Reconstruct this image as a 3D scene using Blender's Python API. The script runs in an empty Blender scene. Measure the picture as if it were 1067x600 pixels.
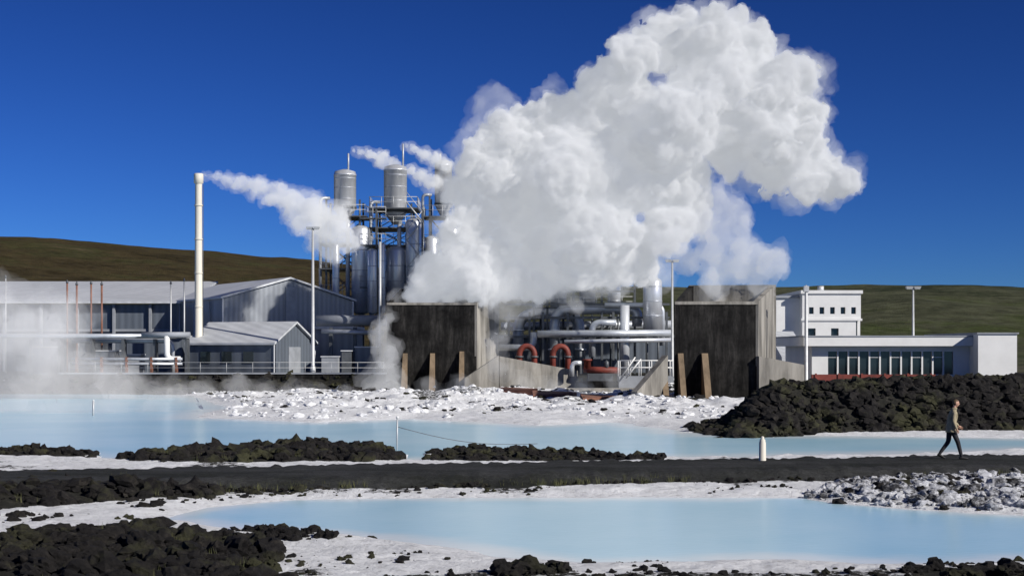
import bpy, math, random, time
import numpy as np
from mathutils import Vector, noise as mn, Matrix
T0=time.time()
random.seed(7); np.random.seed(7)
S=bpy.context.scene
F=1466.0; H=3.6
# placement helpers: pixel column/row + chosen range (m) -> site metres
def X(b,d): return (b-533.5)/F*d
def Z(e,d): return H+(365-e)/F*d
def G(b,e,z=0.0):
    d=(H-z)*F/(e-365); return (X(b,d),d)
def poly(l): return [G(*p) for p in l]

# ------------------------------------------------------------ materials
def nm(name):
    m=bpy.data.materials.new(name); m.use_nodes=True
    nt=m.node_tree; b=nt.nodes['Principled BSDF']; return m,nt,b
def N(nt,t,**k):
    n=nt.nodes.new(t)
    for a,v in k.items(): setattr(n,a,v)
    return n
def noise_n(nt,scale,detail=6,rough=.6,coord='Object',mscale=None):
    tc=N(nt,'ShaderNodeTexCoord'); n=N(nt,'ShaderNodeTexNoise')
    n.inputs['Scale'].default_value=scale; n.inputs['Detail'].default_value=detail; n.inputs['Roughness'].default_value=rough
    if mscale:
        mp=N(nt,'ShaderNodeMapping'); mp.inputs['Scale'].default_value=mscale
        nt.links.new(tc.outputs[coord],mp.inputs[0]); nt.links.new(mp.outputs[0],n.inputs['Vector'])
    else: nt.links.new(tc.outputs[coord],n.inputs['Vector'])
    return n
def ramp(nt,src,stops):
    r=N(nt,'ShaderNodeValToRGB'); e=r.color_ramp.elements
    while len(e)<len(stops): e.new(.5)
    for i,(p,c) in enumerate(stops):
        e[i].position=p; e[i].color=(c[0],c[1],c[2],1) if hasattr(c,'__len__') else (c,c,c,1)
    nt.links.new(src,r.inputs[0]); return r
def mixc(nt,f,a,b,mode='MIX'):
    m=N(nt,'ShaderNodeMix',data_type='RGBA',blend_type=mode)
    if hasattr(f,'is_linked'): nt.links.new(f,m.inputs[0])
    else: m.inputs[0].default_value=f
    for s,i in ((a,6),(b,7)):
        if hasattr(s,'is_linked'): nt.links.new(s,m.inputs[i])
        else: m.inputs[i].default_value=(*s,1)
    return m.outputs[2]
def bump(nt,b,src,strength,dist=.05):
    bp=N(nt,'ShaderNodeBump'); bp.inputs['Strength'].default_value=strength; bp.inputs['Distance'].default_value=dist
    nt.links.new(src,bp.inputs['Height']); nt.links.new(bp.outputs[0],b.inputs['Normal']); return bp
def M(name,col,rough=.6,metal=0,var=.25,scale=1.5,bmp=.1,streak=False,dirt=None,spec=.4):
    m,nt,b=nm(name)
    n=noise_n(nt,scale,8,.65,mscale=(1,1,.15) if streak else None)
    d=dirt or tuple(c*(1-var) for c in col)
    r=ramp(nt,n.outputs['Fac'],[(.3,d),(.62,col)])
    nt.links.new(r.outputs[0],b.inputs['Base Color'])
    b.inputs['Roughness'].default_value=rough; b.inputs['Metallic'].default_value=metal
    b.inputs['Specular IOR Level'].default_value=spec
    if bmp:
        n2=noise_n(nt,scale*6,5,.6); bump(nt,b,n2.outputs['Fac'],bmp,.03)
    return m
def clad(name,col,rough=.45,metal=.2,period=.3,horiz=False,dirt=.75,k=.2):
    m,nt,b=nm(name)
    tc=N(nt,'ShaderNodeTexCoord'); 
    w=N(nt,'ShaderNodeTexWave',wave_type='BANDS',bands_direction='Z' if horiz else 'DIAGONAL')
    mp=N(nt,'ShaderNodeMapping'); mp.inputs['Scale'].default_value=(1,1,1) if horiz else (1,1,0)
    nt.links.new(tc.outputs['Object'],mp.inputs[0]); nt.links.new(mp.outputs[0],w.inputs['Vector'])
    w.inputs['Scale'].default_value=.314/period
    n=noise_n(nt,.5,8,.7,mscale=(1,1,.3))
    r=ramp(nt,n.outputs['Fac'],[(.3,tuple(c*dirt for c in col)),(.65,col)])
    c=mixc(nt,k,r.outputs[0],w.outputs['Color'],'MULTIPLY')
    nt.links.new(c,b.inputs['Base Color'])
    bump(nt,b,w.outputs['Fac'],.4,.04)
    b.inputs['Roughness'].default_value=rough; b.inputs['Metallic'].default_value=metal
    return m
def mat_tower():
    m,nt,b=nm('stained_shaded_board_concrete')
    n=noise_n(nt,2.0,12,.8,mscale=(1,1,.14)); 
    r=ramp(nt,n.outputs['Fac'],[(.36,(.005,.005,.005)),(.5,(.016,.0155,.015)),(.62,(.04,.038,.036)),(.74,(.17,.165,.155))])  # stain streaks; tone also lowered to put the front face's shade into colour
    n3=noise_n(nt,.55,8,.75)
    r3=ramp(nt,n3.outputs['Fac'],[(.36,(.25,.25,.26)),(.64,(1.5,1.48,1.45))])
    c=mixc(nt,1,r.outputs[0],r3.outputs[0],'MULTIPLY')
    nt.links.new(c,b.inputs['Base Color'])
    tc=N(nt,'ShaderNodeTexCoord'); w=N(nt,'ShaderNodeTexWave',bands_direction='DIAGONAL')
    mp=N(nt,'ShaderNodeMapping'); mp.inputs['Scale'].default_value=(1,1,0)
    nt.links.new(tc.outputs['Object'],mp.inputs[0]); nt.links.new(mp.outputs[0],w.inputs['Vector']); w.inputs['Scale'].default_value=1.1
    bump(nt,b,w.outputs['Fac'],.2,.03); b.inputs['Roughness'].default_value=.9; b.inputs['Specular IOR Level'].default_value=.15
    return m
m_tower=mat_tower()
m_conc=M('weathered_concrete',(.36,.34,.30),.9,var=.75,scale=1.1,bmp=.3,streak=True)
m_conct=M('rusty_concrete',(.26,.19,.12),.9,var=.6,scale=1.2,bmp=.3,streak=True)
m_steel=M('brushed_steel',(.72,.74,.77),.34,metal=.5,var=.25,scale=.8,bmp=.05,streak=True)
m_steel2=M('aluminium_pipe_jacket',(.54,.57,.61),.42,metal=.45,var=.35,scale=.7,bmp=.05)
m_dsteel=M('dark_steel',(.12,.13,.14),.5,metal=.3,var=.4,scale=2)
m_white=M('white_render_paint',(.78,.78,.76),.8,var=.12,scale=.6,bmp=.08)
m_cream=M('cream_paint',(.70,.66,.56),.6,var=.15,scale=1,streak=True)
m_greyp=M('grey_paint',(.32,.34,.37),.6,var=.3,scale=.8)
m_red=M('red_paint',(.22,.045,.03),.6,var=.5,scale=1.5)
m_rust=M('rust_red_slab',(.26,.12,.08),.9,var=.5,scale=1.5)
m_glass=M('dark_window_glass',(.02,.03,.035),.08,var=.3,scale=.5,bmp=0,spec=.6)
m_clad=clad('grey_blue_corrugated_wall',(.31,.335,.37),period=.35)
m_clad2=clad('dark_corrugated_wall',(.16,.185,.22),period=.35)
m_roof=clad('light_metal_roof',(.62,.64,.66),period=.5,metal=.1,rough=.5,dirt=.8,k=.12)
m_galv=M('galvanised_pole',(.55,.56,.56),.5,metal=.3,var=.2,scale=3)
m_lens=M('lamp_glass',(.7,.7,.65),.2,bmp=0)

def mat_ground():
    m,nt,b=nm('silica_and_lava_ground')
    at=N(nt,'ShaderNodeAttribute',attribute_name='mask'); sp=N(nt,'ShaderNodeSeparateColor')
    nt.links.new(at.outputs['Color'],sp.inputs[0])
    n1=noise_n(nt,.9,12,.72); n2=noise_n(nt,5,10,.75)
    sil=ramp(nt,n1.outputs['Fac'],[(.28,(.50,.49,.47)),(.42,(.74,.75,.76)),(.7,(.88,.89,.90))])
    sil2=ramp(nt,n2.outputs['Fac'],[(.32,(.58,.57,.56)),(.48,(1,1,1))])
    silc=mixc(nt,1,sil.outputs[0],sil2.outputs[0],'MULTIPLY')
    lav=ramp(nt,n2.outputs['Fac'],[(.3,(.008,.008,.009)),(.55,(.03,.028,.026)),(.75,(.09,.08,.07))])
    moss=ramp(nt,n1.outputs['Fac'],[(.5,(.02,.022,.014)),(.7,(.09,.09,.045))])
    lav2=mixc(nt,.3,lav.outputs[0],moss.outputs[0])
    ad=N(nt,'ShaderNodeMath',operation='MULTIPLY_ADD'); nt.links.new(n2.outputs['Fac'],ad.inputs[0]); ad.inputs[1].default_value=1.1
    nt.links.new(sp.outputs[0],ad.inputs[2])
    rr=ramp(nt,ad.outputs[0],[(.93,0.0),(1.0,1.0)])
    c=mixc(nt,rr.outputs[0],silc,lav2)
    n4=noise_n(nt,.05,10,.7)
    far=ramp(nt,n4.outputs['Fac'],[(.35,(.05,.045,.03)),(.6,(.10,.095,.05))])
    c=mixc(nt,sp.outputs[1],c,far.outputs[0])
    nt.links.new(c,b.inputs['Base Color'])
    ad2=N(nt,'ShaderNodeMath',operation='ADD'); nt.links.new(n1.outputs['Fac'],ad2.inputs[0]); nt.links.new(n2.outputs['Fac'],ad2.inputs[1])
    bump(nt,b,ad2.outputs[0],.8,.11)
    b.inputs['Roughness'].default_value=.95; b.inputs['Specular IOR Level'].default_value=.15
    return m
m_ground=mat_ground()
def mat_lava(name,dark,mid,light,white=None,wt=.62):
    m,nt,b=nm(name)
    n=noise_n(nt,3.2,10,.75); r=ramp(nt,n.outputs['Fac'],[(.3,dark),(.55,mid),(.75,light)])
    c=r.outputs[0]
    n3=noise_n(nt,.45,6,.7)
    ms=ramp(nt,n3.outputs['Fac'],[(.5,0.0),(.62,1.0)])
    c=mixc(nt,ms.outputs[0],c,(.05,.05,.026) if white is None else c)
    if white is not None:
        n4=noise_n(nt,1.1,10,.8); w=ramp(nt,n4.outputs['Fac'],[(wt-.06,0.0),(wt+.04,1.0)])
        c=mixc(nt,w.outputs[0],c,white)
    nt.links.new(c,b.inputs['Base Color'])
    n2=noise_n(nt,14,8,.8); bump(nt,b,n2.outputs['Fac'],1,.08); b.inputs['Roughness'].default_value=.92
    b.inputs['Specular IOR Level'].default_value=.2
    return m
m_lava=mat_lava('black_lava',(.005,.005,.006),(.020,.018,.017),(.07,.062,.052))
m_lavaw=mat_lava('silica_crusted_lava',(.015,.015,.016),(.07,.07,.074),(.22,.22,.23),white=(.70,.71,.74),wt=.5)
m_crust=mat_lava('silica_crust',(.5,.5,.5),(.72,.72,.73),(.84,.84,.85),white=(.86,.87,.88),wt=.4)
def mat_water():
    m,nt,b=nm('milky_blue_water')
    n=noise_n(nt,.12,6,.6); r=ramp(nt,n.outputs['Fac'],[(.35,(.40,.67,.82)),(.65,(.50,.75,.88))])
    at=N(nt,'ShaderNodeAttribute',attribute_name='mask'); sp=N(nt,'ShaderNodeSeparateColor'); nt.links.new(at.outputs['Color'],sp.inputs[0])
    c=mixc(nt,sp.outputs[0],r.outputs[0],(.76,.84,.87))
    nt.links.new(c,b.inputs['Base Color'])
    n2=noise_n(nt,3.5,4,.5,mscale=(1,2.5,1)); bump(nt,b,n2.outputs['Fac'],.15,.03)
    b.inputs['Roughness'].default_value=.22; b.inputs['Specular IOR Level'].default_value=.3
    return m
m_water=mat_water()
def mat_road():
    m,nt,b=nm('dark_gravel')
    n=noise_n(nt,9,10,.8); r=ramp(nt,n.outputs['Fac'],[(.3,(.014,.014,.015)),(.6,(.045,.046,.046)),(.78,(.13,.13,.13))])
    n2=noise_n(nt,.7,8,.7,mscale=(.35,1,1)); r2=ramp(nt,n2.outputs['Fac'],[(.38,(.55,.58,.48)),(.62,(1.35,1.35,1.35))])
    c=mixc(nt,1,r.outputs[0],r2.outputs[0],'MULTIPLY')
    nt.links.new(c,b.inputs['Base Color']); bump(nt,b,n.outputs['Fac'],.8,.06); b.inputs['Roughness'].default_value=.95
    b.inputs['Specular IOR Level'].default_value=.15
    return m
m_road=mat_road()
def mat_hill():
    m,nt,b=nm('hill_heath')
    n=noise_n(nt,.02,12,.75); r=ramp(nt,n.outputs['Fac'],[(.32,(.035,.03,.014)),(.5,(.085,.066,.032)),(.6,(.07,.07,.028)),(.7,(.14,.11,.06))])
    n2=noise_n(nt,.012,12,.75,mscale=(1,1,3)); g=ramp(nt,n2.outputs['Fac'],[(.38,(.05,.06,.033)),(.5,(.12,.125,.075)),(.58,(.08,.10,.036)),(.72,(.17,.165,.115))])
    at=N(nt,'ShaderNodeAttribute',attribute_name='mask'); sp=N(nt,'ShaderNodeSeparateColor'); nt.links.new(at.outputs['Color'],sp.inputs[0])
    c=mixc(nt,sp.outputs[0],r.outputs[0],g.outputs[0])
    n5=noise_n(nt,.15,10,.85); sh=ramp(nt,n5.outputs['Fac'],[(.35,(.4,.4,.4)),(.65,(1.4,1.4,1.4))])
    c=mixc(nt,1,c,sh.outputs[0],'MULTIPLY')
    nt.links.new(c,b.inputs['Base Color']); bump(nt,b,n5.outputs['Fac'],1,2.); b.inputs['Roughness'].default_value=1
    b.inputs['Specular IOR Level'].default_value=.05
    return m
m_hill=mat_hill()

# ------------------------------------------------------------ mesh helpers
def link(o): S.collection.objects.link(o); return o
def empty(name,loc=(0,0,0)):
    e=bpy.data.objects.new(name,None); e.location=loc; link(e); return e
def np_mesh(name,v,f,mats,smooth=False,parent=None,mask=None,mi=None):
    me=bpy.data.meshes.new(name); v=np.asarray(v,dtype=np.float32); f=np.asarray(f,dtype=np.int32)
    k=f.shape[1]; me.vertices.add(len(v)); me.vertices.foreach_set('co',v.ravel())
    me.loops.add(f.size); me.loops.foreach_set('vertex_index',f.ravel())
    me.polygons.add(len(f)); me.polygons.foreach_set('loop_start',np.arange(0,f.size,k,dtype=np.int32))
    me.polygons.foreach_set('use_smooth',np.full(len(f),smooth,dtype=bool))
    for m in mats: me.materials.append(m)
    if mi is not None: me.polygons.foreach_set('material_index',mi.astype(np.int32))
    me.update(calc_edges=True); me.validate()
    if mask is not None:
        a=me.color_attributes.new('mask','FLOAT_COLOR','POINT'); a.data.foreach_set('color',mask.astype(np.float32).ravel())
    o=bpy.data.objects.new(name,me); link(o)
    if parent: o.parent=parent
    return o
class MB:
    def __init__(s): s.v=[];s.f=[];s.m=[];s.s=[];s.mats=[]
    def mi(s,m):
        if m not in s.mats: s.mats.append(m)
        return s.mats.index(m)
    def hexa(s,b4,t4,m):
        i=len(s.v); s.v+= [tuple(p) for p in b4]+[tuple(p) for p in t4]; k=s.mi(m)
        for q in ((3,2,1,0),(4,5,6,7),(0,1,5,4),(1,2,6,5),(2,3,7,6),(3,0,4,7)):
            s.f.append(tuple(i+a for a in q)); s.m.append(k); s.s.append(False)
    def box(s,x0,x1,y0,y1,z0,z1,m):
        b=[(x0,y0),(x1,y0),(x1,y1),(x0,y1)]
        s.hexa([(*p,z0) for p in b],[(*p,z1) for p in b],m)
    def wall(s,p,q,t,z0,z1p,z1q,m):
        d=Vector((q[0]-p[0],q[1]-p[1])).normalized(); n=Vector((-d.y,d.x))*t
        a=[(p[0],p[1]),(q[0],q[1]),(q[0]+n.x,q[1]+n.y),(p[0]+n.x,p[1]+n.y)]
        zt=[z1p,z1q,z1q,z1p]
        s.hexa([(*c,z0) for c in a],[(*c,z) for c,z in zip(a,zt)],m)
    def face(s,pts,m):
        i=len(s.v); s.v+=[tuple(p) for p in pts]; s.f.append(tuple(range(i,i+len(pts)))); s.m.append(s.mi(m)); s.s.append(False)
    def tube(s,pts,r,m,n=14,bend=None,closed=False,r1=None):
        pts=[Vector(p) for p in pts]
        if bend and len(pts)>2:
            o=[pts[0]]
            for a,b,c in zip(pts,pts[1:],pts[2:]):
                u=(a-b);w=(c-b);bb=min(bend,u.length*.49,w.length*.49);u=b+u.normalized()*bb;w=b+w.normalized()*bb
                for t in (0,.17,.33,.5,.67,.83,1): o.append(u*(1-t)**2+b*2*t*(1-t)+w*t*t)
            o.append(pts[-1]); pts=o
        k=s.mi(m); base=len(s.v); L=len(pts)
        t=(pts[1]-pts[0]).normalized(); a=Vector((0,0,1)) if abs(t.z)<.9 else Vector((1,0,0))
        u=t.cross(a).normalized()
        for i,p in enumerate(pts):
            tt=((pts[min(i+1,L-1)]-pts[max(i-1,0)])).normalized()
            u=(u-tt*u.dot(tt)).normalized(); w=tt.cross(u)
            rr=r if r1 is None else r+(r1-r)*i/(L-1)
            for j in range(n):
                an=2*math.pi*j/n; s.v.append(tuple(p+(u*math.cos(an)+w*math.sin(an))*rr))
        for i in range(L-1):
            for j in range(n):
                s.f.append((base+i*n+j,base+i*n+(j+1)%n,base+(i+1)*n+(j+1)%n,base+(i+1)*n+j)); s.m.append(k); s.s.append(True)
        for q in (tuple(base+j for j in range(n))[::-1],tuple(base+(L-1)*n+j for j in range(n))):
            s.f.append(q); s.m.append(k); s.s.append(False)
    def lathe(s,x,y,prof,m,n=28):
        k=s.mi(m); base=len(s.v)
        for r,z in prof:
            for j in range(n):
                a=2*math.pi*j/n; s.v.append((x+r*math.cos(a),y+r*math.sin(a),z))
        for i in range(len(prof)-1):
            sm=abs(prof[i][1]-prof[i+1][1])>1e-4
            for j in range(n):
                s.f.append((base+i*n+j,base+i*n+(j+1)%n,base+(i+1)*n+(j+1)%n,base+(i+1)*n+j)); s.m.append(k); s.s.append(sm)
        s.f.append(tuple(base+j for j in range(n))[::-1]); s.m.append(k); s.s.append(False)
        s.f.append(tuple(base+(len(prof)-1)*n+j for j in range(n))); s.m.append(k); s.s.append(False)
    def rail(s,pts,z,m,h=1.1,step=1.2,r=.03):
        for p,q in zip(pts,pts[1:]):
            L=math.hypot(q[0]-p[0],q[1]-p[1]); c=max(1,int(L/step))
            for i in range(c+1):
                t=i/c; x=p[0]+(q[0]-p[0])*t; y=p[1]+(q[1]-p[1])*t
                s.tube([(x,y,z),(x,y,z+h)],r,m,n=5)
            for hh in (h,h*.55): s.tube([(p[0],p[1],z+hh),(q[0],q[1],z+hh)],r,m,n=5)
    def obj(s,name,parent=None):
        me=bpy.data.meshes.new(name); me.from_pydata(s.v,[],s.f)
        for m in s.mats: me.materials.append(m)
        me.polygons.foreach_set('material_index',s.m); me.polygons.foreach_set('use_smooth',s.s); me.update()
        o=bpy.data.objects.new(name,me); link(o)
        if parent: o.parent=parent
        return o

# ------------------------------------------------------------ noise
def h2(ix,iy,s):
    v=np.sin(ix*127.1+iy*311.7+s*74.7)*43758.5453; return v-np.floor(v)
def vn(x,y,s=0):
    ix=np.floor(x);iy=np.floor(y);fx=x-ix;fy=y-iy
    fx=fx*fx*(3-2*fx);fy=fy*fy*(3-2*fy)
    return (h2(ix,iy,s)*(1-fx)+h2(ix+1,iy,s)*fx)*(1-fy)+(h2(ix,iy+1,s)*(1-fx)+h2(ix+1,iy+1,s)*fx)*fy
def fbm(x,y,o=5,s=0,g=.5):
    t=0;a=1;n=0
    for i in range(o):
        t=t+a*(vn(x,y,s+i)*2-1); n+=a; a*=g; x=x*2.03+11.3; y=y*2.03-7.1
    return t/n
def sdf(x,y,P,m=4.0):
    P=np.array(P); out=np.full(x.shape,m)
    sel=(x>P[:,0].min()-m)&(x<P[:,0].max()+m)&(y>P[:,1].min()-m)&(y<P[:,1].max()+m)
    if not sel.any(): return out
    px=x[sel];py=y[sel]; d=np.full(px.shape,1e9); ins=np.zeros(px.shape,bool)
    for i in range(len(P)):
        ax,ay=P[i];bx,by=P[(i+1)%len(P)]; ex=bx-ax;ey=by-ay
        t=np.clip(((px-ax)*ex+(py-ay)*ey)/(ex*ex+ey*ey+1e-9),0,1)
        d=np.minimum(d,np.hypot(px-ax-t*ex,py-ay-t*ey))
        c=((ay>py)!=(by>py)); ins^= c&(px<ex*(py-ay)/(ey if abs(ey)>1e-9 else 1e-9)+ax)
    out[sel]=np.where(ins,-d,d); return np.minimum(out,m)
ss=lambda a,b,x:(lambda t:t*t*(3-2*t))(np.clip((x-a)/(b-a),0,1))

P_pool=poly([(178,540),(215,528),(300,521),(450,519),(650,518),(850,518),(880,524),(1000,534),(1067,538),(1400,545),(1400,583),(1067,584),(1000,589),(880,586),(800,581),(700,585),(600,586),(520,580),(430,565),(330,556),(230,551)])
P_lag=poly([(-700,404),(100,404.5),(200,412),(235,424),(205,435),(330,440),(430,436),(560,443),(640,440),(700,447),(745,453),(900,454),(1067,456),(1500,459),(1500,466),(1067,469),(900,474),(750,477),(600,478),(430,480),(300,481),(130,479),(0,475),(-700,475)])
LAVA=[
 (poly([(130,482),(165,474),(230,471),(300,468),(330,466),(370,468),(415,474),(425,483),(300,486),(180,486)]),.34),
 (poly([(445,478),(455,471),(500,469),(560,471),(620,475),(690,481),(684,484),(450,484)]),.22),
 (poly([(-300,478),(0,471),(60,469),(100,471),(90,477),(0,480)]),.25),
 (poly([(-300,498),(0,500),(70,507),(160,513),(232,517),(205,524),(120,527),(60,531),(0,537),(-300,548)]),.55),
 (poly([(-300,572),(0,570),(60,562),(150,558),(200,568),(262,580),(285,604),(260,660),(-300,660)]),.33),
 (poly([(535,601),(545,598),(570,597),(588,600),(590,606),(535,608)]),.30),
 (poly([(940,612),(970,600),(1010,602),(1067,604),(1300,600),(1300,640),(930,640)]),.26),
 (poly([(245,560),(275,555),(330,560),(335,568),(280,572)]),.10),
]
P_crust=poly([(845,518),(870,508),(950,503),(1067,499),(1400,494),(1400,545),(1067,533),(960,529),(880,523)])
P_bott=poly([(400,606),(520,601),(640,606),(760,604),(900,604),(1067,606),(1067,660),(400,660)])
def roadc(x): return 39.0+0.19*x-0.0006*x*x
BERM=[(X(752,62),61.5),(X(800,64),63.5),(X(950,65),64.5),(X(1100,66),66),(X(1500,68),68)]
def up(z,k,h): return np.where(k>2e-3,np.maximum(z,k*h),z)
def dberm(x,y):
    db=np.full(x.shape,99.)
    for a,b in zip(BERM,BERM[1:]):
        ex=b[0]-a[0];ey=b[1]-a[1];t=np.clip(((x-a[0])*ex+(y-a[1])*ey)/(ex*ex+ey*ey),0,1); db=np.minimum(db,np.hypot(x-a[0]-t*ex,y-a[1]-t*ey))
    return db
def height(x,y,masks=False):
    w=fbm(x*.9,y*.9,4,3)*.55+fbm(x*.22,y*.22,3,9)*.5
    z=.13+.05*fbm(x*1.2,y*1.2,5,1)+.06*fbm(x*.3,y*.3,3,2)+.05*np.abs(fbm(x*2.3,y*2.3,4,15))
    z=np.maximum(z,.05)
    s1=sdf(x,y,P_pool)+w*.5; s2=sdf(x,y,P_lag,8.)+w*.8
    z=z*np.clip(s1/.9,0.02,1)*np.clip(s2/1.2,0.02,1)
    z=np.where(s1<0,np.maximum(s1*.15,-.4)-.004,z); z=np.where(s2<0,np.maximum(s2*.12,-.4)-.004,z)
    fl=ss(0,3,s2)*ss(72,80,y+0*x)*ss(118,112,y)
    fh=fl*(.12+.5*np.maximum(fbm(x*.25,y*.25,5,21)+.12,0)*1.5+.18*np.abs(fbm(x*1.1,y*1.1,4,22)))
    z=z+fh
    lav=.43*ss(.12,.4,fbm(x*.55,y*.55,5,88))*ss(.2,.7,s1)*ss(.2,1.,s2)*ss(50,45,y)
    for P,h in LAVA:
        s=sdf(x,y,P)+w*.45
        k=ss(.35,-.9,s)
        z=up(z,k,h*(.55+.6*np.abs(fbm(x*.8,y*.8,4,31)))); lav=np.maximum(lav,ss(.3,-.5,s))
    s=sdf(x,y,P_crust)+w*.4; k=ss(.4,-1.2,s)
    z=up(z,k,.16+.2*np.abs(fbm(x*.7,y*.7,4,41))); cr=ss(.4,-.3,s)
    lav=np.maximum(lav,.36*cr)
    s=sdf(x,y,P_bott)+w*.5; lav=np.maximum(lav,.45*ss(.3,-.3,s))
    lav=np.maximum(lav,.43*fl*ss(.05,.38,fbm(x*.35,y*.35,4,23)))
    dr=np.abs(y-roadc(x)); z=np.where(dr<3.1,np.minimum(z,.16)*ss(1.5,3.1,dr)+.16*(1-ss(1.5,3.1,dr)),z)
    lav=np.maximum(lav,ss(3.1,2.8,dr))
    db=dberm(x,y)
    kb=ss(3.6,.6,db)*ss(8.5,12.5,x); z=up(z,kb,2.0+.3*fbm(x*.5,y*.5,3,51)); lav=np.maximum(lav,ss(3.7,3.2,db)*ss(7.5,8.5,x))
    yl=ss(116.5,117.6,y)*ss(-8,-12,x); z=up(z,yl,1.5)
    yc=ss(121,126,y)*ss(16,12,x); z=up(z,yc,1.4)
    yr=ss(64,70,y)*ss(17.5,20.5,x); z=up(z,yr,1.45)
    ya=ss(98,106,y); z=up(z,ya*ss(6,16,x),1.3)
    z=up(z,ss(124,128,y),1.45)
    dk=np.maximum(np.maximum(yl,yr),ss(112,118,y)); lav=np.maximum(lav,.75*dk)
    lav=np.maximum(lav, ss(84,87,y)*ss(7,10,x)*.75)
    if masks: return z,lav,cr
    return z
# ------------------------------------------------------------ ground sheet
nu=1150
ds=np.concatenate([np.linspace(-25,19,20),np.geomspace(19.3,75,620),np.geomspace(75.3,135,200)[0:],np.geomspace(137,6000,60)])
us=np.linspace(-.8,.8,nu)
D,U=np.meshgrid(ds,us,indexing='ij'); XX=U*(np.maximum(D,0)+26); 
XX=np.where(D<0,U*26,XX)
zz,lav,cr=height(XX.ravel(),D.ravel(),True)
far=ss(128,150,D.ravel())
near=ss(19,12,D.ravel()); lav=np.maximum(lav,near*.7)
v=np.stack([XX.ravel(),D.ravel(),zz],1)
nr=len(ds); i=np.arange(nr-1)[:,None]*nu+np.arange(nu-1)[None,:]; i=i.ravel()
f=np.stack([i,i+1,i+nu+1,i+nu],1)
mask=np.stack([lav,far,cr,np.ones_like(lav)],1)
np_mesh('ground',v,f,[m_ground],True,mask=mask)
def sheet(name,x0,x1,y0,y1,z,m,nx,ny,P,wd,ms,wk):
    gx,gy=np.meshgrid(np.linspace(x0,x1,nx),np.linspace(y0,y1,ny)); gx=gx.ravel();gy=gy.ravel(); v=np.stack([gx,gy,np.full(gx.size,z)],1)
    ii=(np.arange(ny-1)[:,None]*nx+np.arange(nx-1)[None,:]).ravel()
    w=fbm(gx*.9,gy*.9,4,3)*.55+fbm(gx*.22,gy*.22,3,9)*.5; s=sdf(gx,gy,P,ms)+w*wk
    k=ss(-wd,0.1,s+.5*fbm(gx*.6,gy*.6,4,12)); k=k*k
    return np_mesh(name,v,np.stack([ii,ii+1,ii+nx+1,ii+nx],1),[m],True,mask=np.stack([k,k,k,np.ones_like(k)],1))
sheet('pool_water',-12,40,23,37.5,0,m_water,520,150,P_pool,1.5,4.,.5)
sheet('lagoon_water',-110,70,40,116,0.0,m_water,600,260,P_lag,4.,8.,.8)
xs=np.linspace(-45,50,900); offs=np.array([-3.3,-2.9,-2.5,-2.2,-1.9,-1.2,-.4,.4,1.2,1.9,2.2,2.6,3.0]); hz=np.array([.02,.14,.26,.33,.36,.37,.38,.38,.37,.36,.31,.18,.02])
gx=np.repeat(xs[:,None],len(offs),1); edge=(np.abs(offs)[None]>1.8)
gy=roadc(gx)+offs[None]+(.12+.35*edge)*fbm(gx*.8,gx*0+offs[None],4,61); gz=hz[None]+.03*fbm(gx*2,gy*2,4,62)+.0*gx
gz+=.08*fbm(gx*5,gy*5,3,63)*edge
nx=len(offs); ii=(np.arange(899)[:,None]*nx+np.arange(nx-1)[None,:]).ravel()
np_mesh('gravel_road',np.stack([gx.ravel(),gy.ravel(),gz.ravel()],1),np.stack([ii,ii+nx,ii+nx+1,ii+1],1),[m_road],True)

# ------------------------------------------------------------ rocks
import bmesh
def rockvar(sub,seed,amp=.55,fr=1.3):
    bm=bmesh.new(); bmesh.ops.create_icosphere(bm,subdivisions=sub,radius=1)
    o=Vector((seed*13.1,seed*7.7,seed*3.3))
    for q in bm.verts:
        p=q.co.copy(); d=1+amp*mn.fractal(p*fr+o,.8,2.2,4)+.35*abs(mn.noise(p*2.6+o))-.18*mn.cell(p*2.2+o)
        q.co=p*max(.35,d)
    bm.verts.ensure_lookup_table()
    v=np.array([q.co[:] for q in bm.verts]); f=np.array([[q.index for q in g.verts] for g in bm.faces]); bm.free(); return v,f
RV2=[rockvar(2,k) for k in range(10)]; RV3=[rockvar(3,k+20,.6,1.2) for k in range(8)]
def rocks(name,pts,sizes,mat,hi=False,zs=.75,sink=.25,zoff=None):
    pts=np.array(pts); sizes=np.array(sizes); z=height(pts[:,0],pts[:,1]) if zoff is None else zoff
    V=[];Fc=[];b=0; R=RV3 if hi else RV2
    for (x,y),s,zz in zip(pts,sizes,z):
        v,f=R[random.randrange(len(R))]
        a,c=random.uniform(0,6.28),random.uniform(-.5,.5)
        ca,sa=math.cos(a),math.sin(a); cb,sb=math.cos(c),math.sin(c)
        p=v*np.array([random.uniform(.8,1.3),random.uniform(.8,1.2),random.uniform(.6,1.1)*zs])*s
        p=np.stack([p[:,0],p[:,1]*cb-p[:,2]*sb,p[:,1]*sb+p[:,2]*cb],1)
        p=np.stack([p[:,0]*ca-p[:,1]*sa,p[:,0]*sa+p[:,1]*ca,p[:,2]],1)+np.array([x,y,zz+s*zs*(.5-sink)])
        V.append(p);Fc.append(f+b);b+=len(v)
    return np_mesh(name,np.concatenate(V),np.concatenate(Fc),[mat],False)
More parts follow.
